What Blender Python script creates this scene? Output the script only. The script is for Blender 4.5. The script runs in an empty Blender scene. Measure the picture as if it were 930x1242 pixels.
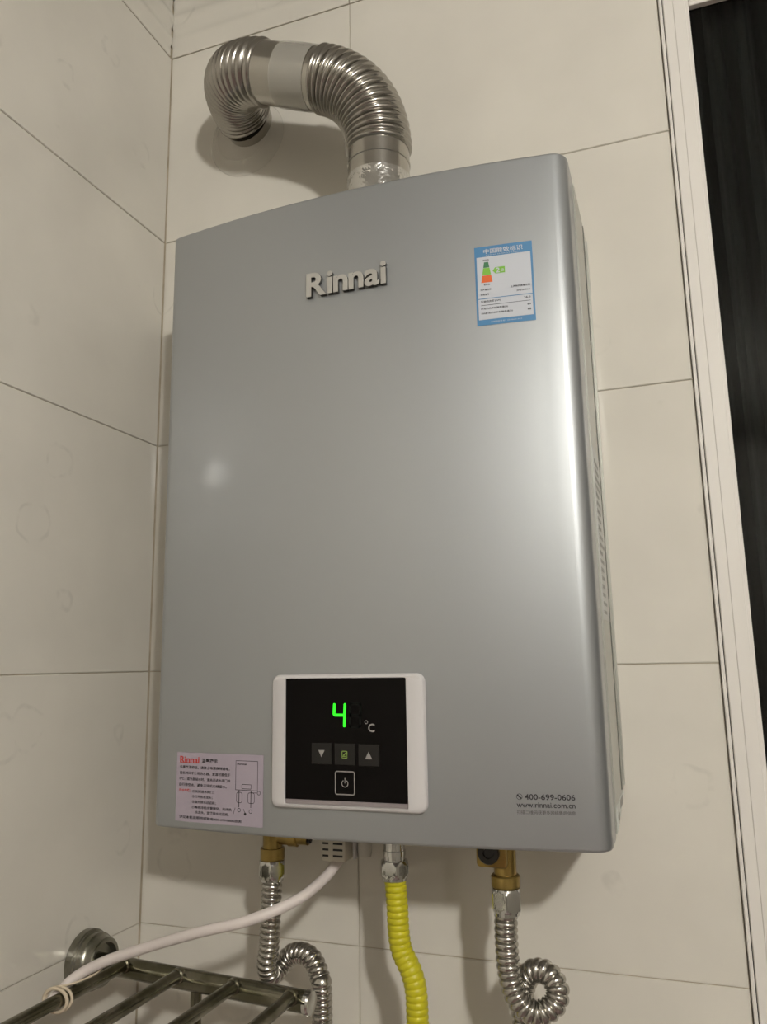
import bpy, bmesh, math, random
from mathutils import Vector, Matrix
random.seed(7)
PI = math.pi
COL = bpy.context.scene.collection
scn = bpy.context.scene

# ------------------------------------------------------------------ camera, world, lamp, exposure
CAM = Vector((0.53266, -0.73473, 0.25432))
yaw, pitch, roll, FPX = -0.343069, 0.187858, -0.017275, 966.07
fw = Vector((math.sin(yaw)*math.cos(pitch), math.cos(yaw)*math.cos(pitch), math.sin(pitch)))
rt = Vector((math.cos(yaw), -math.sin(yaw), 0)); up = rt.cross(fw)
rt, up = rt*math.cos(roll)+up*math.sin(roll), -rt*math.sin(roll)+up*math.cos(roll)
cd = bpy.data.cameras.new('camera'); cam = bpy.data.objects.new('camera', cd); COL.objects.link(cam)
M = Matrix.Identity(4)
for i in range(3):
    M[i][0], M[i][1], M[i][2], M[i][3] = rt[i], up[i], -fw[i], CAM[i]
cam.matrix_world = M
cd.sensor_fit = 'VERTICAL'; cd.sensor_height = 24.0; cd.lens = FPX/1242*24.0
cd.clip_start = 0.01; cd.clip_end = 50
scn.camera = cam
w = bpy.data.worlds.new('world'); scn.world = w; w.use_nodes = True
w.node_tree.nodes['Background'].inputs[0].default_value = (.010, .011, .013, 1)
w.node_tree.nodes['Background'].inputs[1].default_value = 1.0
vs = scn.view_settings
vs.view_transform = 'Standard'; vs.look = 'None'; vs.gamma = 1; vs.use_curve_mapping = False
vs.exposure = 0.0
LAMP = Vector((1.27, -1.60, 0.96)); LAMP_R = 0.05; LAMP_W = 810.0   # emission strength of the glass globe
LAMP_COL = (1.0, .975, .92, 1)

# ------------------------------------------------------------------ helpers
def mat(name, col, rough=.5, metal=0, coat=0, coat_r=.1, spec=.5, trans=0, alpha=1, emis=None, es=0,
        noise=None, bump=None, ior=1.45):
    m = bpy.data.materials.new(name); m.use_nodes = True
    nt = m.node_tree; b = nt.nodes['Principled BSDF']; I = b.inputs
    I['Base Color'].default_value = (*col, 1); I['Roughness'].default_value = rough
    I['Metallic'].default_value = metal; I['Coat Weight'].default_value = coat
    I['Coat Roughness'].default_value = coat_r; I['Specular IOR Level'].default_value = spec
    I['Transmission Weight'].default_value = trans; I['Alpha'].default_value = alpha; I['IOR'].default_value = ior
    if emis: I['Emission Color'].default_value = (*emis, 1); I['Emission Strength'].default_value = es
    L = nt.links.new
    tc = nt.nodes.new('ShaderNodeNewGeometry')
    if noise:                                    # (scale, second colour, low, high)
        n = nt.nodes.new('ShaderNodeTexNoise'); n.inputs['Scale'].default_value = noise[0]; n.inputs['Detail'].default_value = 6
        r = nt.nodes.new('ShaderNodeValToRGB'); r.color_ramp.elements[0].position = noise[2]; r.color_ramp.elements[1].position = noise[3]
        r.color_ramp.elements[0].color = (*col, 1); r.color_ramp.elements[1].color = (*noise[1], 1)
        L(tc.outputs['Position'], n.inputs['Vector']); L(n.outputs['Fac'], r.inputs[0]); L(r.outputs[0], I['Base Color'])
    if bump:                                     # (scale, strength, distance)
        n = nt.nodes.new('ShaderNodeTexNoise'); n.inputs['Scale'].default_value = bump[0]; n.inputs['Detail'].default_value = 3
        bp = nt.nodes.new('ShaderNodeBump'); bp.inputs['Strength'].default_value = bump[1]; bp.inputs['Distance'].default_value = bump[2]
        L(tc.outputs['Position'], n.inputs['Vector']); L(n.outputs['Fac'], bp.inputs['Height']); L(bp.outputs[0], I['Normal'])
    return m

def link(name, me, m, parent=None):
    o = bpy.data.objects.new(name, me); COL.objects.link(o)
    if m is not None:
        for k in (m if isinstance(m, (list, tuple)) else [m]):
            if me.materials.find(k.name) < 0: me.materials.append(k)
    if parent: o.parent = parent
    return o
def obj(name, bm, m, parent=None, smooth=None):
    bmesh.ops.recalc_face_normals(bm, faces=bm.faces)
    me = bpy.data.meshes.new(name); bm.to_mesh(me); bm.free()
    if smooth is not None:
        me.shade_smooth(); me.set_sharp_from_angle(angle=math.radians(smooth))
    return link(name, me, m, parent)
def empty(name, loc=(0, 0, 0)):
    o = bpy.data.objects.new(name, None); COL.objects.link(o); o.location = loc; o.empty_display_size = .02
    return o
def tag(o, label, cat, group=None):
    o['label'] = label
    if cat: o['category'] = cat
    if group: o['group'] = group
    return o
def struct(o):
    o['kind'] = 'structure'; return o

def box(bm, x0, x1, y0, y1, z0, z1, bev=0, seg=1):
    r = bmesh.ops.create_cube(bm, size=1, matrix=Matrix.Translation(((x0+x1)/2, (y0+y1)/2, (z0+z1)/2)) @ Matrix.Diagonal((x1-x0, y1-y0, z1-z0, 1)))
    if bev:
        es = list({e for v in r['verts'] for e in v.link_edges})
        bmesh.ops.bevel(bm, geom=es, offset=bev, segments=seg, affect='EDGES', profile=.5)
    return bm
def boxbm(*a, **k): return box(bmesh.new(), *a, **k)

def sweep(bm, pts, rad, seg=24, cap=True, step=None):
    """tube along a dense polyline; rad = number or function of arc length"""
    P = [Vector(p) for p in pts]; n = len(P); s = 0; prev = None; rings = []
    T = [(P[min(i+1, n-1)]-P[max(i-1, 0)]).normalized() for i in range(n)]
    a = Vector((0, 0, 1)) if abs(T[0].z) < .9 else Vector((1, 0, 0))
    N = (a - T[0]*a.dot(T[0])).normalized()
    for i in range(n):
        if i: s += (P[i]-P[i-1]).length
        N = (N - T[i]*N.dot(T[i])).normalized(); B = T[i].cross(N)
        r = rad(s) if callable(rad) else rad
        rings.append([bm.verts.new(P[i]+(N*math.cos(2*PI*k/seg)+B*math.sin(2*PI*k/seg))*r) for k in range(seg)])
    for a, b in zip(rings, rings[1:]):
        for k in range(seg): bm.faces.new((a[k], a[(k+1) % seg], b[(k+1) % seg], b[k]))
    if cap: bm.faces.new(rings[0][::-1]); bm.faces.new(rings[-1])
    return bm
def smooth_path(ctrl, step=.002):
    """Catmull-Rom through the control points, resampled evenly"""
    C = [Vector(c) for c in ctrl]; C = [C[0]*2-C[1]]+C+[C[-1]*2-C[-2]]; D = []
    for i in range(1, len(C)-2):
        for t in [k/40 for k in range(40)]:
            a, b, c, d = C[i-1], C[i], C[i+1], C[i+2]
            D.append(.5*((2*b)+(c-a)*t+(2*a-5*b+4*c-d)*t*t+(3*b-a-3*c+d)*t**3))
    D.append(C[-2]); return resample(D, step)
def bez(a, b, c, d, n=60):
    a, b, c, d = map(Vector, (a, b, c, d))
    return [a*(1-t)**3+b*3*t*(1-t)**2+c*3*t*t*(1-t)+d*t**3 for t in [k/n for k in range(n+1)]]
def resample(D, step):
    L = [0]
    for a, b in zip(D, D[1:]): L.append(L[-1]+(b-a).length)
    n = max(2, int(L[-1]/step)); out = []; j = 0
    for i in range(n+1):
        t = L[-1]*i/n
        while j < len(L)-2 and L[j+1] < t: j += 1
        f = (t-L[j])/max(L[j+1]-L[j], 1e-9); out.append(D[j].lerp(D[j+1], f))
    return out
def lathe(bm, prof, origin, axis, seg=32, cap=True):
    """prof = [(distance along axis, radius)]"""
    A = Vector(axis).normalized(); h = Vector((0, 0, 1)) if abs(A.z) < .9 else Vector((1, 0, 0))
    N = (h-A*h.dot(A)).normalized(); B = A.cross(N); rings = []
    for d, r in prof:
        rings.append([bm.verts.new(Vector(origin)+A*d+(N*math.cos(2*PI*k/seg)+B*math.sin(2*PI*k/seg))*r) for k in range(seg)])
    for a, b in zip(rings, rings[1:]):
        for k in range(seg): bm.faces.new((a[k], a[(k+1) % seg], b[(k+1) % seg], b[k]))
    if cap: bm.faces.new(rings[0][::-1]); bm.faces.new(rings[-1])
    return bm

# ------------------------------------------------------------------ materials
def tile_material():
    m = mat('glazed_tile', (.612, .582, .517), rough=.09, spec=.5)
    nt = m.node_tree; N = nt.nodes; L = nt.links.new; b = N['Principled BSDF']
    g = N.new('ShaderNodeNewGeometry')
    # soft clouding of the glaze
    n1 = N.new('ShaderNodeTexNoise'); n1.inputs['Scale'].default_value = 9; n1.inputs['Detail'].default_value = 4
    r1 = N.new('ShaderNodeMapRange'); r1.inputs[1].default_value = .35; r1.inputs[2].default_value = .7; r1.inputs[3].default_value = .95; r1.inputs[4].default_value = 1.03
    # faint worn round doodle outlines, one here and there
    wp = N.new('ShaderNodeTexNoise'); wp.inputs['Scale'].default_value = 38; wp.inputs['Detail'].default_value = 1
    va = N.new('ShaderNodeVectorMath'); va.operation = 'SCALE'; va.inputs[3].default_value = .016
    vb = N.new('ShaderNodeVectorMath'); vb.operation = 'ADD'
    vo = N.new('ShaderNodeTexVoronoi'); vo.inputs['Scale'].default_value = 11.5; vo.inputs['Randomness'].default_value = .9
    d1 = N.new('ShaderNodeMath'); d1.operation = 'SUBTRACT'; d1.inputs[1].default_value = .21
    d2 = N.new('ShaderNodeMath'); d2.operation = 'ABSOLUTE'
    d3 = N.new('ShaderNodeMapRange'); d3.inputs[1].default_value = .010; d3.inputs[2].default_value = .028; d3.inputs[3].default_value = 1; d3.inputs[4].default_value = 0
    n2 = N.new('ShaderNodeTexNoise'); n2.inputs['Scale'].default_value = 60
    d4 = N.new('ShaderNodeMapRange'); d4.inputs[1].default_value = .42; d4.inputs[2].default_value = .62
    mu = N.new('ShaderNodeMath'); mu.operation = 'MULTIPLY'
    mf = N.new('ShaderNodeMapRange'); mf.inputs[3].default_value = 1; mf.inputs[4].default_value = .90
    mm = N.new('ShaderNodeMath'); mm.operation = 'MULTIPLY'
    mx = N.new('ShaderNodeVectorMath'); mx.operation = 'SCALE'; mx.inputs[0].default_value = (.612, .582, .517)
    for t in (n1, wp, n2): L(g.outputs['Position'], t.inputs['Vector'])
    L(n1.outputs['Fac'], r1.inputs[0]); L(wp.outputs['Color'], va.inputs[0]); L(g.outputs['Position'], vb.inputs[0]); L(va.outputs[0], vb.inputs[1])
    L(vb.outputs[0], vo.inputs['Vector']); L(vo.outputs['Distance'], d1.inputs[0]); L(d1.outputs[0], d2.inputs[0]); L(d2.outputs[0], d3.inputs[0])
    L(n2.outputs['Fac'], d4.inputs[0]); L(d3.outputs[0], mu.inputs[0]); L(d4.outputs[0], mu.inputs[1]); L(mu.outputs[0], mf.inputs[0])
    L(mf.outputs[0], mm.inputs[0]); L(r1.outputs[0], mm.inputs[1]); L(mm.outputs[0], mx.inputs[3]); L(mx.outputs[0], b.inputs['Base Color'])
    n3 = N.new('ShaderNodeTexNoise'); n3.inputs['Scale'].default_value = 14; n3.inputs['Detail'].default_value = 2
    bp = N.new('ShaderNodeBump'); bp.inputs['Strength'].default_value = .35; bp.inputs['Distance'].default_value = .0012
    L(g.outputs['Position'], n3.inputs['Vector']); L(n3.outputs['Fac'], bp.inputs['Height']); L(bp.outputs[0], b.inputs['Normal'])
    return m
TILE = tile_material()
GROUT = mat('grout', (.37, .32, .235), .9, noise=(30, (.46, .40, .31), .4, .6))
PLAIN = mat('plain_wall', (.34, .32, .285), .4)
CEIL = mat('ceiling_paint', (.46, .445, .41), .6)
FLOOR = mat('floor_tile', (.17, .105, .105), .35, noise=(8, (.22, .145, .14), .4, .6))
SILVER = mat('silver_paint', (.395, .410, .418), .47, metal=.80, coat=.55, coat_r=.10, bump=(1400, .12, .0003))
BODY = mat('zinc_panel', (.46, .46, .42), .33, metal=.55)
DARKGAP = mat('seam', (.03, .03, .03), .8)
WHITEP = mat('white_plastic', (.52, .50, .495), .30)
BLACKG = mat('black_glass', (.0016, .0010, .0010), .10, spec=.14)
GREYP = mat('grey_strip', (.23, .20, .20), .4)
LED = mat('green_led', (.0, .1, .0), .5, emis=(.03, 1.0, .02), es=1.6)
LEDOFF = mat('unlit_segment', (.0035, .0042, .0035), .3, spec=.15)
ICON = mat('grey_print', (.24, .225, .21), .5)
ICONG = mat('green_print', (.16, .24, .05), .5)
BTN = mat('button_dark', (.007, .006, .0055), .25, spec=.45)
STEEL = mat('stainless', (.39, .37, .335), .20, metal=.95, bump=(90, .08, .0006))
STEELS = mat('stainless_sleeve', (.47, .45, .41), .19, metal=.95)
TAPE = mat('frosted_tape', (.50, .48, .43), .24, spec=.7, alpha=.5, bump=(160, .3, .0008))
FOIL = mat('crinkled_foil', (.62, .61, .58), .13, metal=.9, bump=(75, .9, .003))
CLEAR = mat('clear_plastic', (.68, .65, .58), .12, alpha=.17, spec=.8)
BRASS = mat('brass', (.38, .27, .085), .30, metal=.9, noise=(70, (.26, .185, .06), .4, .65))
CHROME = mat('chrome', (.60, .60, .58), .10, metal=1.0)
YELLOW = mat('yellow_sleeve', (.47, .425, .012), .40)
CABLE = mat('white_cable', (.60, .54, .51), .45)
TIE = mat('beige_tie', (.55, .46, .34), .6)
FLANGE = mat('worn_flange_steel', (.27, .26, .22), .27, metal=.9, noise=(60, (.17, .165, .12), .45, .7))
OLD = mat('tarnished_steel', (.125, .117, .075), .22, metal=.9, noise=(45, (.22, .205, .155), .42, .62), bump=(60, .12, .0008))
PVC = mat('white_frame', (.66, .63, .585), .35)
GLASS = mat('window_glass', (.8, .85, .82), .0, trans=1, spec=.2, ior=1.25)
CURT = mat('dark_curtain', (.0035, .0028, .0024), .9, noise=(20, (.0020, .0030, .0026), .4, .6))
BLUE = mat('label_blue', (.07, .20, .37), .35)
LWHITE = mat('label_white', (.47, .49, .53), .35)
LILAC = mat('label_lilac', (.335, .29, .335), .4)
INK = mat('black_ink', (.025, .022, .025), .5)
INKR = mat('red_ink', (.48, .035, .025), .5)
GREEN = mat('label_green', (.18, .42, .05), .4)
DGREEN = mat('label_dark_green', (.05, .17, .08), .4)
ORANGE = mat('label_orange', (.62, .12, .03), .4)
BADGEF = mat('badge_face', (.50, .49, .46), .34, metal=.6)
BADGES = mat('badge_side', (.05, .048, .042), .35, metal=.5)

# ------------------------------------------------------------------ room shell
ZF, ZC = -1.25, 1.085
XR, YF = 2.10, -2.60
WX0, WX1, WZ0, WZ1 = .567, 1.36, -.55, .905         # window opening
B = .0015                                            # grout sits this far behind the tile faces
bm = bmesh.new()
for a in ((-.1, WX0, ZF, ZC), (WX1, XR, ZF, ZC), (WX0, WX1, ZF, WZ0), (WX0, WX1, WZ1, ZC)): box(bm, a[0], a[1], B, .10, a[2], a[3])
wall_back = struct(obj('wall_back', bm, GROUT))
wall_left = struct(obj('wall_left', boxbm(-.10, -B, YF, B, ZF, ZC), GROUT))
struct(obj('wall_right', boxbm(XR, XR+.1, YF, .1, ZF, ZC), PLAIN))
struct(obj('wall_front', boxbm(-.1, XR+.1, YF-.1, YF, ZF, ZC), PLAIN))
struct(obj('floor', boxbm(-.1, XR+.1, YF-.1, .1, ZF-.05, ZF), FLOOR))
struct(obj('ceiling', boxbm(-.1, XR+.1, YF-.1, .1, ZC, ZC+.05), CEIL))

cache = {}
def tile(side, a0, a1, z0, z1):
    """one tile; a = x on the back wall, -y on the left wall"""
    g = .0004; wd, ht = a1-a0-2*g, z1-z0-2*g
    if wd < .004 or ht < .004: return
    key = (side, round(wd, 4), round(ht, 4))
    if key not in cache:
        b = boxbm(0, wd, 0, .0045, 0, ht)
        fe = [e for e in b.edges if all(v.co.y < .001 for v in e.verts)]
        bmesh.ops.bevel(b, geom=fe, offset=.0006, segments=2, affect='EDGES')
        if side == 'left':                              # face towards +x, width along -y
            for v in b.verts: v.co = Vector((-v.co.y, -v.co.x, v.co.z))
        bmesh.ops.recalc_face_normals(b, faces=b.faces)
        me = bpy.data.meshes.new('tile'); b.to_mesh(me); b.free(); me.materials.append(TILE)
        me.shade_smooth(); me.set_sharp_from_angle(angle=math.radians(50)); cache[key] = me
    o = bpy.data.objects.new('tile', cache[key]); COL.objects.link(o)
    j = random.uniform(-.0002, .0002)
    if side == 'left': o.parent = wall_left; o.location = (j, -(a0+g), z0+g)
    else: o.parent = wall_back; o.location = (a0+g, j, z0+g)
rows = [(ZF+.25*i, ZF+.25*(i+1)) for i in range(9)]
xs = [.0006, .2393]+[.2393+.33*k for k in range(1, 6)]+[XR]
for z0, z1 in rows:
    for a0, a1 in zip(xs, xs[1:]):
        if a1 <= WX0+1e-4 or a0 >= WX1 or z1 <= WZ0 or z0 >= WZ1: tile('back', a0, a1, z0, z1); continue
        c0, c1 = max(a0, WX0), min(a1, WX1)
        if a0 < WX0: tile('back', a0, WX0, z0, z1)
        if a1 > WX1: tile('back', WX1, a1, z0, z1)
        if z1 > WZ1: tile('back', c0, c1, WZ1, z1)
        if z0 < WZ0: tile('back', c0, c1, z0, WZ0)
    for k in range(8): tile('left', max(.0006, .33*k), min(.33*(k+1), -YF), z0, z1)
# moulded border tiles under the ceiling
def border(side, a0, a1):
    prof = [(0, 1.0007), (-.0008, 1.002), (-.0008, 1.014), (-.003, 1.019), (-.003, 1.026), (-.0008, 1.031), (-.0008, 1.040), (-.004, 1.046), (-.005, 1.052), (-.004, 1.058), (-.001, 1.064), (-.001, 1.072), (-.002, 1.076), (-.001, 1.0845)]
    b = bmesh.new(); g = .0007
    L = [[b.verts.new((a, y, z)) for y, z in prof+[(.0012, 1.0845), (.0012, 1.0007)]] for a in (a0+g, a1-g)]
    n = len(L[0])
    for i in range(n): b.faces.new((L[0][i], L[0][(i+1) % n], L[1][(i+1) % n], L[1][i]))
    b.faces.new(L[0]); b.faces.new(L[1][::-1])
    if side == 'left':
        for v in b.verts: v.co = Vector((-v.co.y, -v.co.x, v.co.z))
    obj('border_tile', b, TILE, wall_left if side == 'left' else wall_back, smooth=30)
for a0, a1 in zip(xs, xs[1:]): border('back', a0, a1)
for k in range(8): border('left', max(.004, .33*k), min(.33*(k+1), -YF))

# ------------------------------------------------------------------ window with white frame
win = struct(empty('window_1', (WX0, 0, WZ0)))
def wobj(name, b, m, **k):
    for v in b.verts: v.co -= Vector((WX0, 0, WZ0))
    return obj(name, b, m, win, **k)
ix0, ix1, iz0, iz1 = .5945, WX1-.0275, WZ0+.03, .8765
bm = bmesh.new()                                     # outer cover strip
for a in ((WX0+.0004, WX0+.0034, WZ0, WZ1), (WX1-.0035, WX1, WZ0, WZ1), (WX0+.0034, WX1-.0035, WZ1-.0035, WZ1), (WX0+.0034, WX1-.0035, WZ0, WZ0+.0035)):
    box(bm, a[0], a[1], -.003, .012, a[2], a[3], bev=.0006)
wobj('cover_strip', bm, PVC)
def stile(x0, x1, z0, z1, horiz=False):
    """moulded frame member: shallow step along its length"""
    b = bmesh.new(); box(b, x0, x1, -.0026, .0070, z0, z1, bev=.0008)
    if horiz: box(b, x0, x1, -.0032, .002, z0+(z1-z0)*.12, z0+(z1-z0)*.62, bev=.0008)
    else: box(b, x0+(x1-x0)*.38, x0+(x1-x0)*.88, -.0032, .002, z0, z1, bev=.0008)
    return b
wobj('frame_stile', stile(WX0+.0042, ix0, WZ0+.004, WZ1-.004), PVC)
wobj('frame_stile', stile(ix1, WX1-.0042, WZ0+.004, WZ1-.004), PVC)
wobj('frame_rail', stile(ix0+.0002, ix1-.0002, iz1, WZ1-.004, True), PVC)
wobj('frame_rail', stile(ix0+.0002, ix1-.0002, WZ0+.004, iz0, True), PVC)
wobj('seal', boxbm(WX0+.0034, WX0+.0042, 0.0015, .011, WZ0+.004, WZ1-.004), DARKGAP)
wobj('glass_pane', boxbm(ix0+.0003, ix1-.0003, 0.0035, .0065, iz0+.0003, iz1-.0003), GLASS)
bm = bmesh.new(); n = 330; V = []
for i in range(n+1):
    x = WX0+.004+(WX1-WX0-.008)*i/n
    y = .029+.009*math.sin(x*2*PI/.034+.7*math.sin(x*19))+.004*math.sin(x*2*PI/.013)
    V.append([bm.verts.new((x, y+d, z)) for z in (WZ0+.01, WZ1-.001) for d in (0, .0012)])
for a, b in zip(V, V[1:]):
    for p, q in ((0, 2), (3, 1), (2, 3), (1, 0)): bm.faces.new((a[p], a[q], b[q], b[p]))
bm.faces.new([V[0][i] for i in (0, 1, 3, 2)]); bm.faces.new([V[-1][i] for i in (0, 2, 3, 1)])
tag(obj('curtain', bm, CURT, smooth=60), 'near black curtain hanging in vertical folds behind the white-framed window', 'curtain')

# ------------------------------------------------------------------ water heater
HB = .4850                                          # right side of the body behind the cover
HX0, HX1, HZ0, HZ1 = .108, .4815, .1235, .6600
HC, RR = .2955, 1.19
def ysurf(x): return -.1375-(math.sqrt(RR*RR-(x-HC)**2)-math.sqrt(RR*RR-.1875**2))
heater = tag(empty('water_heater', (HC, 0, HZ0)),
             'large silver wall-hung gas water heater with black digital display and silver name badge', 'water heater')
HO = Vector((HC, 0, HZ0))
def hobj(name, b, m, parent=None, **k):
    for v in b.verts: v.co -= HO
    return obj(name, b, m, parent or heater, **k)
# front cover: convex face, rounded long edges
prof = []; rl, rr = .010, .0145; yb = -.100
prof.append((HX0, yb))
def corner(cx, cy, r, a0, a1, n=8): return [(cx+r*math.cos(math.radians(a0+(a1-a0)*i/n)), cy+r*math.sin(math.radians(a0+(a1-a0)*i/n))) for i in range(n+1)]
prof += corner(HX0+rl, ysurf(HX0+rl)+rl, rl, 180, 262)
for i in range(1, 40):
    x = HX0+rl+(HX1-HX0-rl-rr)*i/40; prof.append((x, ysurf(x)))
prof += corner(HX1-rr, ysurf(HX1-rr)+rr, rr, 278, 360)
prof.append((HX1, yb))
bm = bmesh.new(); n = len(prof)
def inset(d):                                        # outline moved inwards by d
    out = []
    for i, (x, y) in enumerate(prof):
        a = Vector(prof[max(i-1, 0)]); c = Vector(prof[min(i+1, n-1)]); t = (c-a).normalized()
        out.append((x-t.y*d, y+t.x*d))
    return out
layers = [(HZ0, .0024), (HZ0+.0004, .0012), (HZ0+.0012, .0004), (HZ0+.0026, 0)]
layers += [(HZ1-.0026, 0), (HZ1-.0012, .0004), (HZ1-.0004, .0012), (HZ1, .0024)]
R = [[bm.verts.new((x, y, z)) for x, y in inset(d)] for z, d in layers]
for a, b in zip(R, R[1:]):
    for i in range(n-1): bm.faces.new((a[i], a[i+1], b[i+1], b[i]))
    bm.faces.new((a[-1], a[0], b[0], b[-1]))
bm.faces.new(R[0]); bm.faces.new(R[-1][::-1])
hobj('front_cover', bm, SILVER, smooth=35)
# body behind the cover
bm = boxbm(HX0+.003, HB-.0025, -.0985, -.004, .143, .6565)
for v in bm.verts:
    if v.co.z < .2 and v.co.y < -.05: v.co.z = .1270
bmesh.ops.bevel(bm, geom=bm.edges[:], offset=.0015, segments=2, affect='EDGES')
hobj('body', bm, BODY, smooth=40)
hobj('seam', boxbm(HX0+.0045, HB-.0045, -.1005, -.098, .128, .655), DARKGAP)
hobj('wall_bracket', boxbm(HX0+.006, HB-.001, -.0045, -.0002, .150, .650), BODY)
b = boxbm(HB-.0030, HB-.0018, -.030, -.026, .150, .652); hobj('side_seam', b, mat('side_seam_grey', (.12, .12, .105), .6))
# side labels
bm = boxbm(HB-.0027, HB-.0020, -.094, -.010, .1305, .1475)
for v in bm.verts:
    if v.co.z < .14 and v.co.y > -.05: v.co.z = .1435
hobj('side_label', bm, mat('side_label_white', (.55, .57, .53), .3))
bm = bmesh.new(); box(bm, HB-.0022, HB-.0018, -.058, -.030, .1400, .1462); box(bm, HB-.0022, HB-.0018, -.086, -.072, .1350, .1400)
hobj('side_label_print', bm, mat('side_grey', (.22, .21, .19), .4))
hobj('side_plate', boxbm(HB-.0026, HB-.0021, -.092, -.034, .285, .425), mat('plate_pale', (.47, .475, .455), .3))
bm = bmesh.new()
for k in range(19):
    z = .290+k*.0068
    box(bm, HB-.0022, HB-.0018, -.086, -.086+random.uniform(.022, .046), z, z+.0026)
hobj('side_plate_print', bm, mat('plate_print', (.30, .30, .28), .5))

# ---- flat print on the curved front: shapes in (x, z), wrapped onto the surface
def flat(polys, name, m, parent, off, t=.00012, org=HO, yf=ysurf):
    bm = bmesh.new()
    for P in polys:
        f = bm.faces.new([bm.verts.new((x, 0, z)) for x, z in P])
    for v in bm.verts: v.co.y = yf(v.co.x)-off
    me_o = [f for f in bm.faces]
    bmesh.ops.triangulate(bm, faces=me_o)
    for v in bm.verts: v.co -= org
    return obj(name, bm, m, parent)
def rect(x0, x1, z0, z1, nx=1):
    return [(x0+(x1-x0)*i/nx, z0) for i in range(nx+1)]+[(x0+(x1-x0)*i/nx, z1) for i in range(nx, -1, -1)]
def rects(x0, x1, z0, z1, nx=8):
    d = (x1-x0)/nx; return [rect(x0+d*i, x0+d*(i+1), z0, z1) for i in range(nx)]
def ring(cx, cz, ro, ri, a0=0, a1=360, n=24, sx=1):
    return [[(cx+sx*r*math.cos(math.radians(a)), cz+r*math.sin(math.radians(a))) for r, a in ((ro, A), (ro, Bb), (ri, Bb), (ri, A))]
            for A, Bb in [(a0+(a1-a0)*i/n, a0+(a1-a0)*(i+1)/n) for i in range(n)]]
def disc(cx, cz, r, n=20): return [[(cx+r*math.cos(2*PI*i/n), cz+r*math.sin(2*PI*i/n)) for i in range(n)]]
def line(x0, z0, x1, z1, t):
    d = Vector((x1-x0, z1-z0)).normalized()*t/2; nx, nz = -d.y, d.x
    return [[(x0+nx, z0+nz), (x1+nx, z1+nz), (x1-nx, z1-nz), (x0-nx, z0-nz)]]
def frame_lines(x0, x1, z0, z1, t):
    return line(x0, z0, x1, z0, t)+line(x1, z0, x1, z1, t)+line(x1, z1, x0, z1, t)+line(x0, z1, x0, z0, t)
def rrect_pts(x0, x1, z0, z1, r, k=5):
    out = []
    for cx, cz, a in ((x1-r, z1-r, 0), (x0+r, z1-r, 90), (x0+r, z0+r, 180), (x1-r, z0+r, 270)):
        out += [(cx+r*math.cos(math.radians(a+90*i/k)), cz+r*math.sin(math.radians(a+90*i/k))) for i in range(k+1)]
    return out
def rring(x0, x1, z0, z1, r, t):
    a = rrect_pts(x0, x1, z0, z1, r); b = rrect_pts(x0+t, x1-t, z0+t, z1-t, max(r-t, .0001)); n = len(a)
    return [[a[i], a[(i+1) % n], b[(i+1) % n], b[i]] for i in range(n)]
def text_polys(s, x0, x1, zc, h=None, bold=0, extr=0):
    """text fitted between x0 and x1 around the height zc; h = height of the tallest glyph (else keeps its proportions)"""
    cu = bpy.data.curves.new('text', 'FONT'); cu.body = s; cu.size = 1; cu.resolution_u = 3; cu.offset = bold
    o = bpy.data.objects.new('text', cu); COL.objects.link(o)
    dg = bpy.context.evaluated_depsgraph_get(); dg.update()
    me = bpy.data.meshes.new_from_object(o.evaluated_get(dg))
    vs_ = [v.co.copy() for v in me.vertices]; F = [list(p.vertices) for p in me.polygons]
    bpy.data.objects.remove(o); bpy.data.curves.remove(cu); bpy.data.meshes.remove(me)
    if not vs_: return []
    ax, bx = min(v.x for v in vs_), max(v.x for v in vs_); az, bz = min(v.y for v in vs_), max(v.y for v in vs_)
    sx = (x1-x0)/(bx-ax); sz = h/(bz-az) if h else sx
    q = [(x0+(v.x-ax)*sx, zc+(v.y-(az+bz)/2)*sz) for v in vs_]
    return [[q[i] for i in f] for f in F]

# name badge: six raised letters
def badge(s, x0, x1, zc, h):
    cu = bpy.data.curves.new('t', 'FONT'); out = []
    wd = []
    for ch in s:
        c = bpy.data.curves.new('t', 'FONT'); c.body = ch; c.size = 1; c.resolution_u = 5; c.offset = .024; c.extrude = .10; c.bevel_depth = .006; c.bevel_resolution = 1
        o = bpy.data.objects.new('t', c); COL.objects.link(o)
        dg = bpy.context.evaluated_depsgraph_get(); dg.update()
        me = bpy.data.meshes.new_from_object(o.evaluated_get(dg)); bpy.data.objects.remove(o)
        xs_ = [v.co.x for v in me.vertices]; a = min(xs_)
        for v in me.vertices: v.co.x -= a
        wd.append(max(xs_)-a); out.append(me)
    gap = .022; tot = sum(wd)+gap*(len(s)-1); sx = (x1-x0)/tot
    zmin = min(v.co.y for v in out[0].vertices); zmax = max(v.co.y for v in out[-1].vertices); sz = h/(zmax-zmin); x = x0
    for me, wdt in zip(out, wd):
        yb_ = ysurf(x+wdt*sx/2)
        for v in me.vertices:
            c = v.co.copy(); v.co = Vector((x+c.x*sx, yb_-.0016-c.z*.017, zc-h/2+(c.y-zmin)*sz))-HO
        me.materials.clear(); me.materials.append(BADGEF); me.materials.append(BADGES); me.update()
        for p in me.polygons: p.material_index = 0 if p.normal.y < -.8 else 1
        link('badge_letter', me, None, heater); x += (wdt+gap)*sx
badge('Rinnai', .2585, .3315, .5745, .0205)

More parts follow.
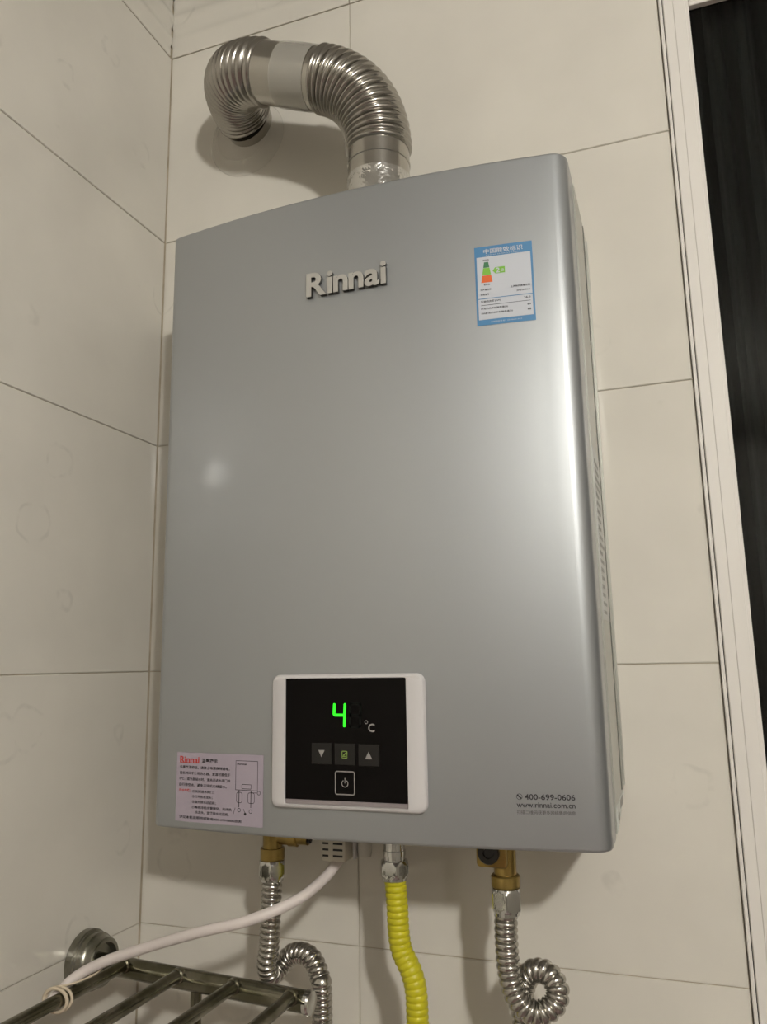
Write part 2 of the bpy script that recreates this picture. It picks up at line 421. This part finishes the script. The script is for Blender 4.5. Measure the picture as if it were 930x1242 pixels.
# energy label
EX0, EX1, EZ0, EZ1 = .4050, .4508, .5168, .5845
el = flat(rects(EX0, EX1, EZ0, EZ1), 'energy_label', BLUE, heater, .0003); el['label'] = 'blue and white energy label'
ex = lambda f: EX0+(EX1-EX0)*f
ez = lambda f: EZ1-(EZ1-EZ0)*f
def eprint(name, polys, m, off=.0006): 
    return flat(polys, name, m, el, off)
eprint('white_field', rects(ex(.035), ex(.965), ez(.93), ez(.135)), LWHITE, .00045)
P = text_polys('中国能效标识', ex(.16), ex(.84), ez(.068), .0044, .014)+text_polys('CHINA ENERGY LABEL', ex(.2), ex(.8), ez(.118), .0009)
P += text_polys('依据国家标准：GB 20665-2015', ex(.24), ex(.77), ez(.965), .0012)
eprint('header_print', P, LWHITE)
def trap(f0, f1):
    w_ = lambda f: .035+.055*(f-.20)/.27*1.2
    c = .20; return [[(ex(c-w_(f1)), ez(f1)), (ex(c+w_(f1)), ez(f1)), (ex(c+w_(f0)), ez(f0)), (ex(c-w_(f0)), ez(f0))]]
eprint('grade_scale_top', trap(.205, .275), DGREEN); eprint('grade_scale_middle', trap(.28, .37), GREEN); eprint('grade_scale_base', trap(.375, .465), ORANGE)
eprint('grade_arrow', [[(ex(.305), ez(.325)), (ex(.355), ez(.365)), (ex(.52), ez(.365)), (ex(.52), ez(.285)), (ex(.355), ez(.285))]], GREEN)
eprint('grade_print', text_polys('2', ex(.362), ex(.432), ez(.326), .0044, .03)+text_polys('级', ex(.445), ex(.505), ez(.330), .0026, .01), LWHITE, .00075)
P = text_polys('能效高', ex(.145), ex(.25), ez(.178), .0013, .01)+text_polys('能效低', ex(.145), ex(.25), ez(.492), .0013, .01)
P += text_polys('生产者名称', ex(.08), ex(.27), ez(.555), .0016, .01)+text_polys('上海林内有限公司', ex(.60), ex(.93), ez(.553), .0018, .02)
P += text_polys('规格型号', ex(.08), ex(.23), ez(.615), .0016, .01)+text_polys('JSQ26-55C', ex(.70), ex(.93), ez(.612), .0014, .015)
P += text_polys('额定热负荷(kW)', ex(.08), ex(.42), ez(.707), .0021, .018)+text_polys('26.0', ex(.82), ex(.93), ez(.707), .0016, .02)
P += text_polys('额定热负荷热效率值(%)', ex(.08), ex(.54), ez(.795), .0018, .015)+text_polys('89', ex(.87), ex(.93), ez(.795), .0016, .02)
P += text_polys('50%额定热负荷热效率值(%)', ex(.08), ex(.62), ez(.855), .0018, .015)+text_polys('88', ex(.87), ex(.93), ez(.855), .0016, .02)
P += rects(ex(.08), ex(.93), ez(.753), ez(.748))
eprint('label_print', P, INK)
eprint('rule', rects(ex(.035), ex(.965), ez(.672), ez(.664)), BLUE)

# warning sticker bottom left
SX0, SX1, SZ0, SZ1 = .1337, .2195, .1300, .1845
ws = flat(rects(SX0, SX1, SZ0, SZ1, 12), 'notice_sticker', LILAC, heater, .0003); ws['label'] = 'pale lilac instruction sticker with red and black print'
sx = lambda f: SX0+(SX1-SX0)*f
sz = lambda f: SZ1-(SZ1-SZ0)*f
P = text_polys('Rinnai', sx(.04), sx(.275), sz(.105), .0054, .02)
for s_ in (.055, .098, .127, .165, .250): P += [rect(sx(s_-.004), sx(s_+.022), sz(.153), sz(.145))]        # feet of the serif lettering
flat(P, 'red_print', INKR, ws, .0006)
flat(text_polys('排水步骤：', sx(.04), sx(.18), sz(.552), .0025, .02), 'red_heading', INKR, ws, .0006)
P = text_polys('温馨提示', sx(.305), sx(.49), sz(.112), .0036, .02)
for f, s, e in ((.215, '冬季气温较低，请接上电源保持通电，', .63), (.300, '若长时间不使用热水器，室温可能低于', .64), (.385, '0℃，或外部结冰时，请关闭进水阀门并', .64), (.470, '自行排空水，避免冻坏机内储留水。', .60)):
    P += text_polys(s, sx(.04), sx(e), sz(f), .0025, .012)
for f, s, a, e in ((.560, '①关闭进水阀门；', .20, .46), (.635, '②打开热水龙头；', .20, .44), (.710, '③旋开排水过滤阀；', .20, .48), (.785, '④等待冷热水管排空，关闭热', .20, .66), (.855, '水龙头，旋紧排水过滤阀。', .24, .63), (.935, '详见本机说明书或致电400-699-0606咨询', .05, .77)):
    P += text_polys(s, sx(a), sx(e), sz(f), .0024, .012)
flat(P, 'black_print', INK, ws, .0006)
t = .00035
P = frame_lines(sx(.70), sx(.94), sz(.50), sz(.09), t)+frame_lines(sx(.77), sx(.87), sz(.48), sz(.42), t)+text_polys('Rinnai', sx(.715), sx(.82), sz(.135), .0014, .02)
P += rring(sx(.71), sx(.775), sz(.68), sz(.53), .0018, t)+rring(sx(.835), sx(.91), sz(.68), sz(.53), .0018, t)
P += line(sx(.74), sz(.50), sx(.74), sz(.74), .0006)+line(sx(.87), sz(.50), sx(.87), sz(.74), .0006)+line(sx(.87), sz(.53), sx(.935), sz(.53), t)
P += ring(sx(.955), sz(.53), .0016, .0012, n=12)+ring(sx(.742), sz(.78), .0016, .0012, n=12)+ring(sx(.868), sz(.79), .0016, .0012, n=12)
P += disc(sx(.81), sz(.83), .0011)+line(sx(.79), sz(.76), sx(.81), sz(.82), t)+line(sx(.70), sz(.75), sx(.68), sz(.84), t)
flat(P, 'diagram', INK, ws, .0006)

# service print bottom right
P = ring(.4208, .1600, .0021, .0018, n=20)+line(.4197, .1608, .4217, .1592, .0007)+disc(.4198, .1609, .0006, 8)+disc(.4217, .1592, .0006, 8)
P += text_polys('400-699-0606', .4244, .4590, .1600, .0039, .012)
P += text_polys('www.rinnai.com.cn', .4187, .4588, .1546, .0035, .006)
hp = flat(P, 'service_print', INK, heater, .0003)
flat(text_polys('扫描二维码获更多网络售后信息', .4187, .4588, .1496, .0027, 0), 'small_print', mat('grey_ink', (.11, .10, .10), .5), heater, .0003)

# control panel
PX0, PX1, PZ0, PZ1 = .2290, .3550, .1465, .2468
GX0, GX1, GZ0, GZ1 = .2412, .3412, .1497, .2437
YP = -.1500
bm = bmesh.new()
loops = [rrect_pts(PX0, PX1, PZ0, PZ1, .0065), rrect_pts(PX0, PX1, PZ0, PZ1, .0065), rrect_pts(PX0+.0006, PX1-.0006, PZ0+.0006, PZ1-.0006, .006),
         rrect_pts(PX0+.0018, PX1-.0018, PZ0+.0016, PZ1-.0014, .005), rrect_pts(GX0-.0003, GX1+.0003, GZ0-.0003, GZ1+.0003, .0014), rrect_pts(GX0, GX1, GZ0, GZ1, .0012), rrect_pts(GX0, GX1, GZ0, GZ1, .0012)]
ys_ = [YP+.004, YP-.0040, YP-.0052, YP-.0062, YP-.0066, YP-.0062, YP-.0040]
R = [[bm.verts.new((x, y, z)) for x, z in l] for l, y in zip(loops, ys_)]
for a, b in zip(R, R[1:]):
    for i in range(len(a)): bm.faces.new((a[i], a[(i+1) % len(a)], b[(i+1) % len(a)], b[i]))
bm.faces.new(R[0][::-1]); bm.faces.new(R[-1])
cp = hobj('control_panel', bm, WHITEP, smooth=40); cp['label'] = 'white rounded control panel surround'
YG = YP-.0052
hobj('display_glass', boxbm(GX0+.0002, GX1-.0002, YG, YP-.0038, .1534, GZ1-.0002), BLACKG, cp)
hobj('lower_strip', boxbm(GX0+.0002, GX1-.0002, YG+.0004, YP-.0038, GZ0+.0002, .1532), GREYP, cp)
yg = lambda x: YG
def pprint_(name, polys, m, off=.0003): return flat(polys, name, m, cp, off, yf=yg)
def seg7(cx, cz, w_, h, on, t):
    sl = .10; s = {}
    def P_(x, z): return (cx+x*w_/2+(z*h/2)*sl*.0+z*h*.02, cz+z*h/2)
    A, Bq, C, D, E_, F_ = P_(-1, 1), P_(1, 1), P_(1, 0), P_(1, -1), P_(-1, -1), P_(-1, 0)
    L = {'a': (A, Bq), 'b': (Bq, C), 'c': (C, D), 'd': (D, E_), 'e': (E_, F_), 'f': (F_, A), 'g': (F_, C)}; out = []
    for k in on:
        (x0, z0), (x1, z1) = L[k]; d = Vector((x1-x0, z1-z0)); u = d.normalized()*t*.35
        out += line(x0+u.x, z0+u.y, x1-u.x, z1-u.y, t)+disc(x0+u.x, z0+u.y, t/2, 10)+disc(x1-u.x, z1-u.y, t/2, 10)
    return out
pprint_('lit_digit', seg7(.2870, .2160, .0088, .0172, 'bcfg', .0020), LED, .0004)
pprint_('unlit_digit', seg7(.3000, .2160, .0088, .0172, 'abcdefg', .0019), LEDOFF)
pprint_('unit_print', ring(.3090, .2110, .0014, .0009, n=14)+text_polys('C', .3104, .3158, .2068, .0062, .02), ICON)
for cx, cz in ((.2722, .1874), (.2913, .1872), (.3108, .1868)):
    bm = bmesh.new()
    box(bm, cx-.0085, cx+.0085, YG-.0007, YG+.0004, cz-.0080, cz+.0080, bev=.0006, seg=2)
    hobj('button', bm, BTN, cp)
    if cx < .28: pl = [[(cx-.0026, cz+.0026), (cx+.0026, cz+.0026), (cx, cz-.0026)]]
    elif cx < .3: pl = rring(cx-.0024, cx+.0024, cz-.0030, cz+.0026, .001, .0007)+line(cx-.001, cz-.0008, cx+.0014, cz+.0012, .0009)+line(cx-.0024, cz-.0014, cx+.0024, cz-.0014, .0008)
    else: pl = [[(cx-.0028, cz-.0026), (cx+.0028, cz-.0026), (cx, cz+.0028)]]
    flat(pl, 'button_symbol', ICONG if .28 < cx < .3 else ICON, cp, .0009, yf=yg)
pprint_('power_key', rring(.2830, .2993, .1577, .1751, .0018, .0008)+ring(.2912, .1660, .0028, .0022, 120, 420, 20)+line(.2912, .1662, .2912, .1700, .0006), ICON)

# brass and chrome connections under the heater
YH = -.080
def hexnut(bm, c, r, z0, z1, rot=0, n=72):
    """hexagonal nut, both ends chamfered to arcs as on turned nuts"""
    h = z1-z0
    rings = []
    for z, lim in ((0, .80), (.0003, .865), (.0018, .925), (.0034, 1.0), (h-.0034, 1.0), (h-.0018, .925), (h-.0003, .865), (h, .80)):
        row = []
        for k in range(n):
            a = 2*PI*k/n; f = ((a-rot) % (PI/3))-PI/6
            q = min(r*math.cos(PI/6)/math.cos(f), r*lim*1.0)
            row.append(bm.verts.new((c[0]+q*math.cos(a), c[1]+q*math.sin(a), z0+z)))
        rings.append(row)
    for p, q in zip(rings, rings[1:]):
        for k in range(n): bm.faces.new((p[k], p[(k+1) % n], q[(k+1) % n], q[k]))
    bm.faces.new(rings[0][::-1]); bm.faces.new(rings[-1])
    return bm
# left: cold water elbow with drain stub
lx = .1915
bm = bmesh.new()
lathe(bm, [(0, .0095), (.001, .0105), (.010, .0105), (.0102, .0085), (.022, .0085), (.046, .0085)], (lx, YH, .0895), (0, 0, 1))
lathe(bm, [(0, .0062), (.012, .0062), (.0125, .0072), (.020, .0072), (.0205, .0055), (.030, .0055)], (lx+.004, YH, .1085), (1, 0, 0), 20)
hobj('brass_elbow', bm, BRASS, smooth=30)
hobj('drain_screw', lathe(bmesh.new(), [(0, .0040), (.0022, .0040), (.0022, .002), (.0010, .002)], (lx+.0338, YH, .1085), (1, 0, 0), 16), DARKGAP)
# right: hot water valve body with dark plug
rx = .3945
bm = bmesh.new()
box(bm, rx-.0205, rx+.004, YH-.012, YH+.012, .0975, .146, bev=.003, seg=2)
lathe(bm, [(0, .0098), (.001, .0112), (.0085, .0112), (.0095, .0102), (.0097, .0088), (.022, .0088), (.058, .0095)], (rx, YH, .0820), (0, 0, 1))
hobj('brass_valve', bm, BRASS, smooth=30)
hobj('valve_plug', lathe(bmesh.new(), [(0, .0085), (.004, .0085), (.005, .0078), (.005, .004), (.0035, .0036)], (rx-.0095, YH-.0118, .1095), (0, -1, 0), 24), mat('dark_plug', (.018, .015, .012), .3), smooth=30)
# gas inlet stub
gx = .3030
hobj('gas_inlet', lathe(bmesh.new(), [(0, .0088), (.004, .0088), (.0042, .0094), (.008, .0094), (.0082, .0088), (.050, .0088)], (gx, YH, .0960), (0, 0, 1)), CHROME, smooth=30)
# vented cable box and small clip
bm = boxbm(.2435, .2655, -.094, -.070, .0945, .143, bev=.002, seg=2)
hobj('cable_box', bm, mat('vent_box', (.50, .47, .39), .4), smooth=30)
bm = bmesh.new()
for k in range(3):
    box(bm, .2452, .2503, -.0943, -.0938, .0985+k*.0048, .1000+k*.0048); box(bm, .2545, .2630, -.0943, -.0938, .0985+k*.0048, .1000+k*.0048)
hobj('vent_slot', bm, DARKGAP)
hobj('drain_clip', lathe(bmesh.new(), [(0, .0012), (.001, .0055), (.006, .0062), (.046, .0062)], (.2770, -.080, .0965), (0, 0, 1), 18), mat('clip_clear', (.50, .48, .42), .2), smooth=40)
hobj('clip_edge', boxbm(.2695, .2712, -.088, -.074, .0960, .135, bev=.0004), WHITEP)

# ------------------------------------------------------------------ hoses
def corr(base, amp, pitch):
    return lambda s: base+amp*math.sqrt(abs(math.sin(PI*s/pitch)))
def hose(name, label, cat, ctrl, r, amp, pitch, m, nut_c, nut_r, nut_z, rot, extra=None):
    t_ = tag(empty(name, ctrl[-1]), label, cat); off = Vector(ctrl[-1])
    def add(n_, b, mm, **k):
        for v in b.verts: v.co -= off
        return obj(n_, b, mm, t_, **k)
    P = smooth_path(ctrl, pitch/8)
    add('corrugated_tube', sweep(bmesh.new(), P, corr(r, amp, pitch), 28), m, smooth=75)
    bm = bmesh.new(); hexnut(bm, nut_c, nut_r, nut_z[0], nut_z[1], rot)
    add('hex_nut', bm, CHROME, smooth=14)
    add('nut_collar', lathe(bmesh.new(), [(0, nut_r*.72), (.0008, nut_r*.80), (.0030, nut_r*.80)], (nut_c[0], nut_c[1], nut_z[0]-.0028), (0, 0, 1)), CHROME, smooth=30)
    return t_
hose('water_hose', 'corrugated stainless water hose under the left end of the heater, arching behind the rack end', 'hose',
     [(lx, YH, .0760), (lx-.001, YH, .050), (lx-.0025, YH, .020), (lx-.0050, YH+.001, .0060), (lx-.0045, YH+.007, -.0050), (lx-.0010, YH+.018, -.0020), (lx+.0065, YH+.0225, .0070), (.2090, YH+.020, .0108), (.2215, YH+.0160, .0085), (.2305, YH+.0120, -.0030), (.2335, YH+.010, -.020), (.2340, YH+.010, -.12), (.235, YH+.03, -.25), (.235, YH+.05, -.30), (.235, -.006, -.315)],
     .0070, .0018, .0049, STEELS, (lx-.0003, YH), .0124, (.0750, .0898), -.04)
hose('water_hose', 'corrugated stainless water hose coiled in a loop under the brass valve', 'hose',
     [(rx-.0008, YH, .0640), (rx-.0014, YH, .048), (rx-.0008, YH, .026), (rx+.0020, YH, .0100), (rx+.0085, YH+.001, -.0010), (rx+.0190, YH+.003, -.0062), (rx+.0310, YH+.006, -.0005), (rx+.0340, YH+.010, .0095), (rx+.0265, YH+.014, .0185), (rx+.0135, YH+.018, .0165), (rx+.0060, YH+.020, .0030), (rx+.0050, YH+.020, -.020), (rx+.006, YH+.022, -.12), (rx+.006, YH+.035, -.26), (rx+.006, YH+.055, -.30), (rx+.006, -.006, -.315)],
     .0072, .0020, .0051, STEELS, (rx, YH), .0124, (.0645, .0820), .73)
hose('gas_hose', 'yellow ribbed gas hose hanging from the chrome nut below the middle of the heater', 'hose',
     [(gx+.0003, YH, .0820), (gx+.0018, YH, .060), (gx+.0026, YH, .041), (gx+.0050, YH, .028), (gx+.0125, YH, .0135), (gx+.0160, YH, .000), (gx+.0168, YH, -.022), (gx+.017, YH, -.09), (gx+.012, YH+.01, -.24), (gx+.012, YH+.035, -.31), (gx+.012, -.006, -.325)],
     0.0079, .0010, .0048, YELLOW, (gx, YH), .0126, (.0832, .0965), -.10)

# power cable, tied to the first rod of the rack
ctrl = [(.2550, -.083, .0938), (.2540, -.086, .0915), (.2490, -.099, .0830), (.2370, -.125, .0725), (.2069, -.147, .0612), (.1632, -.152, .0498), (.1110, -.150, .0325), (.0750, -.152, .0195), (.0540, -.160, .0080), (.0470, -.176, -.0035), (.0450, -.205, -.0100), (.0450, -.26, -.013), (.0470, -.33, -.030), (.040, -.345, -.10), (.020, -.345, -.30)]
tag(obj('power_cable', sweep(bmesh.new(), smooth_path(ctrl, .003), .0042, 18), CABLE, smooth=60),
    'thick white power cable curving from under the heater down to the metal rack', 'cable')

# ------------------------------------------------------------------ flue pipe
flue = tag(empty('flue_pipe', (.2988, -.078, .660)), 'bent stainless steel flue pipe with two ribbed elbows above the heater', 'flue pipe')
FO = Vector((.2988, -.078, .660))
def fobj(name, b, m, **k):
    for v in b.verts: v.co -= FO
    return obj(name, b, m, flue, **k)
FR = .0300
A = Vector((.2995, -.078, .742)); d = Vector((-.93, -.02, .36)).normalized()
E1 = Vector((.2440, -.090, .8310)); E2 = Vector((.1830, -.092, .8550))
base = [Vector((.2988, -.078, .658)), A]
fobj('lower_sleeve', lathe(bmesh.new(), [(0, FR), (.068, FR), (.0685, FR+.0007), (.070, FR+.0007), (.0705, FR), (.086, FR)], base[0], (A-base[0]), 48), STEELS, smooth=30)
fobj('foil_band', lathe(bmesh.new(), [(0, FR+.0010), (.020, FR+.0016), (.047, FR+.0010), (.0535, FR+.0013), (.0540, FR+.0002)], base[0], (A-base[0]), 48, cap=False), FOIL, smooth=40)
P1 = resample(bez(A, A+Vector((.0015, -.002, .046)), E1-d*.038, E1), .0006)
def ribs(tot, n, r, amp): return lambda s: r+amp*(abs(math.sin(PI*n*s/tot))**.6 if 0 < s < tot else 0)
def plen(P): return sum((b-a).length for a, b in zip(P, P[1:]))
fobj('ribbed_elbow', sweep(bmesh.new(), P1, ribs(plen(P1), 18, FR-.0018, .0046), 56), STEEL, smooth=80)
sd = (E2-E1)
fobj('straight_sleeve', lathe(bmesh.new(), [(-.002, FR), (sd.length*.22, FR), (sd.length*.23, FR+.0008), (sd.length*.27, FR+.0008), (sd.length*.28, FR), (sd.length+.002, FR)], E1, sd, 48), STEELS, smooth=30)
fobj('tape_band', lathe(bmesh.new(), [(sd.length*.08, FR+.0009), (sd.length*.36, FR+.0012), (sd.length*.66, FR+.0010)], E1, sd, 48, cap=False), TAPE, smooth=40)
WE = Vector((.1120, -.0005, .8790))
P2 = resample(bez(E2, E2+sd.normalized()*.043, WE+Vector((0, -.055, .010)), WE+Vector((0, -.010, .001))), .0006)
fobj('ribbed_elbow', sweep(bmesh.new(), P2, ribs(plen(P2), 17, FR-.0018, .0046), 56), STEEL, smooth=80)
fobj('wall_stub', lathe(bmesh.new(), [(0, FR-.001), (.011, FR-.001)], WE+Vector((0, -.0105, 0)), (0, 1, 0), 40), STEELS, smooth=30)
bm = bmesh.new()
lathe(bm, [(0, .0470), (.0012, .0480), (.0028, .0470), (.0030, .040), (.0095, .036), (.0100, .0335)], WE+Vector((-.003, .0003, -.019)), (0, -1, 0), 48, cap=False)
fobj('wall_plate', bm, CLEAR, smooth=50)

# ------------------------------------------------------------------ towel rack on the left wall
rack = tag(empty('towel_rack', (0, -.083, -.008)), 'tarnished steel rack of thin rods on a round flange fixed to the left wall', 'towel rack')
RO = Vector((0, -.083, -.008))
def robj(name, b, m=OLD, **k):
    for v in b.verts: v.co -= RO
    return obj(name, b, m, rack, **k)
b0, b1 = Vector((.002, -.083, -.0075)), Vector((.2335, -.1015, -.0100))
f_prof = [(0, .0250), (.0015, .0262), (.0075, .0262), (.0085, .0250), (.0095, .0250), (.0105, .0238), (.0155, .0238), (.0165, .0226), (.0185, .0215), (.0235, .0205), (.0245, .0192), (.0245, .0165), (.0190, .0150), (.0185, .0120)]
robj('flange', lathe(bmesh.new(), f_prof, (0, -.083, -.0075), (1, 0, 0), 40), FLANGE, smooth=30)
robj('main_bar', lathe(bmesh.new(), [(0, .0085), ((b1-b0).length, .0085)], b0, b1-b0, 28), smooth=30)
robj('end_cap', lathe(bmesh.new(), [(0, .0085), (.0008, .0095), (.0040, .0095), (.0055, .0085), (.0062, .0060)], b1, b1-b0, 28), CHROME, smooth=30)
for x in (.0540, .1125, .1690, .2235):
    f = (x-b0.x)/(b1.x-b0.x); p = b0.lerp(b1, f)
    s = p+Vector((.0005, -.006, .0050)); e = Vector((x+.007, -.345, .0035))
    robj('rod', lathe(bmesh.new(), [(0, .0052), ((e-s).length, .0052)], s, e-s, 18), smooth=30)
    robj('rod_joint', lathe(bmesh.new(), [(0, .0064), (.0035, .0064), (.0045, .0054)], s+Vector((0, -.001, 0)), e-s, 18), smooth=30)
robj('front_bar', lathe(bmesh.new(), [(0, .0085), (.235, .0085)], (.002, -.350, .0035), (1, 0, 0), 28), smooth=30)
robj('flange', lathe(bmesh.new(), f_prof, (0, -.350, .0035), (1, 0, 0), 40), smooth=30)
robj('post', lathe(bmesh.new(), [(0, .0048), (.085, .0048)], (.1270, -.093, -.013), (0, 0, -1), 18), smooth=30)
robj('lower_bar', lathe(bmesh.new(), [(0, .0055), (.235, .0055)], (.002, -.093, -.103), (1, 0, 0), 18), smooth=30)

# string tie round cable and first rod
bm = bmesh.new()
def tie_loop(c, ax, r1, r2, t_, n=40, a0=0, a1=2*PI):
    ax = Vector(ax).normalized(); h = Vector((0, 0, 1)); u = (h-ax*h.dot(ax)).normalized(); v = ax.cross(u)
    return [Vector(c)+u*r1*math.cos(a0+(a1-a0)*i/n)+v*r2*math.sin(a0+(a1-a0)*i/n) for i in range(n+1)]
rc = Vector((.0572, -.178, -.0003))
sweep(bm, tie_loop(rc+Vector((-.0040, 0, -.0010)), (.03, -1, 0), .0085, .0110, 0), .0014, 8)
sweep(bm, tie_loop(rc+Vector((-.0035, .0030, -.0010)), (.20, -1, .1), .0085, .0112, 0), .0012, 8)
sweep(bm, smooth_path([rc+Vector(q) for q in ((-.004, .001, .0085), (.003, .012, .008), (.010, .026, .010), (.014, .032, .014), (.013, .036, .018), (.009, .034, .017), (.006, .030, .013))], .001), .0008, 8)
tag(obj('string_tie', bm, TIE, smooth=60), 'beige twisted string tie holding the white cable to the rack rod', 'tie')

# ------------------------------------------------------------------ ceiling lamp (the light of the room)
lamp = tag(empty('ceiling_lamp', (LAMP.x, LAMP.y, ZC)), 'round glowing ceiling lamp hanging by the far side of the room', 'lamp')
bm = bmesh.new(); bmesh.ops.create_uvsphere(bm, u_segments=32, v_segments=16, radius=LAMP_R, matrix=Matrix.Translation((0, 0, LAMP.z-ZC)))
obj('globe', bm, mat('lamp_globe', (1, 1, 1), .5, emis=LAMP_COL[:3], es=LAMP_W), lamp, smooth=60)
obj('lamp_base', lathe(bmesh.new(), [(0, .05), (.012, .05), (.018, .03), (ZC-LAMP.z-LAMP_R+.002, .028)], (0, 0, 0), (0, 0, -1), 32), WHITEP, lamp, smooth=30)
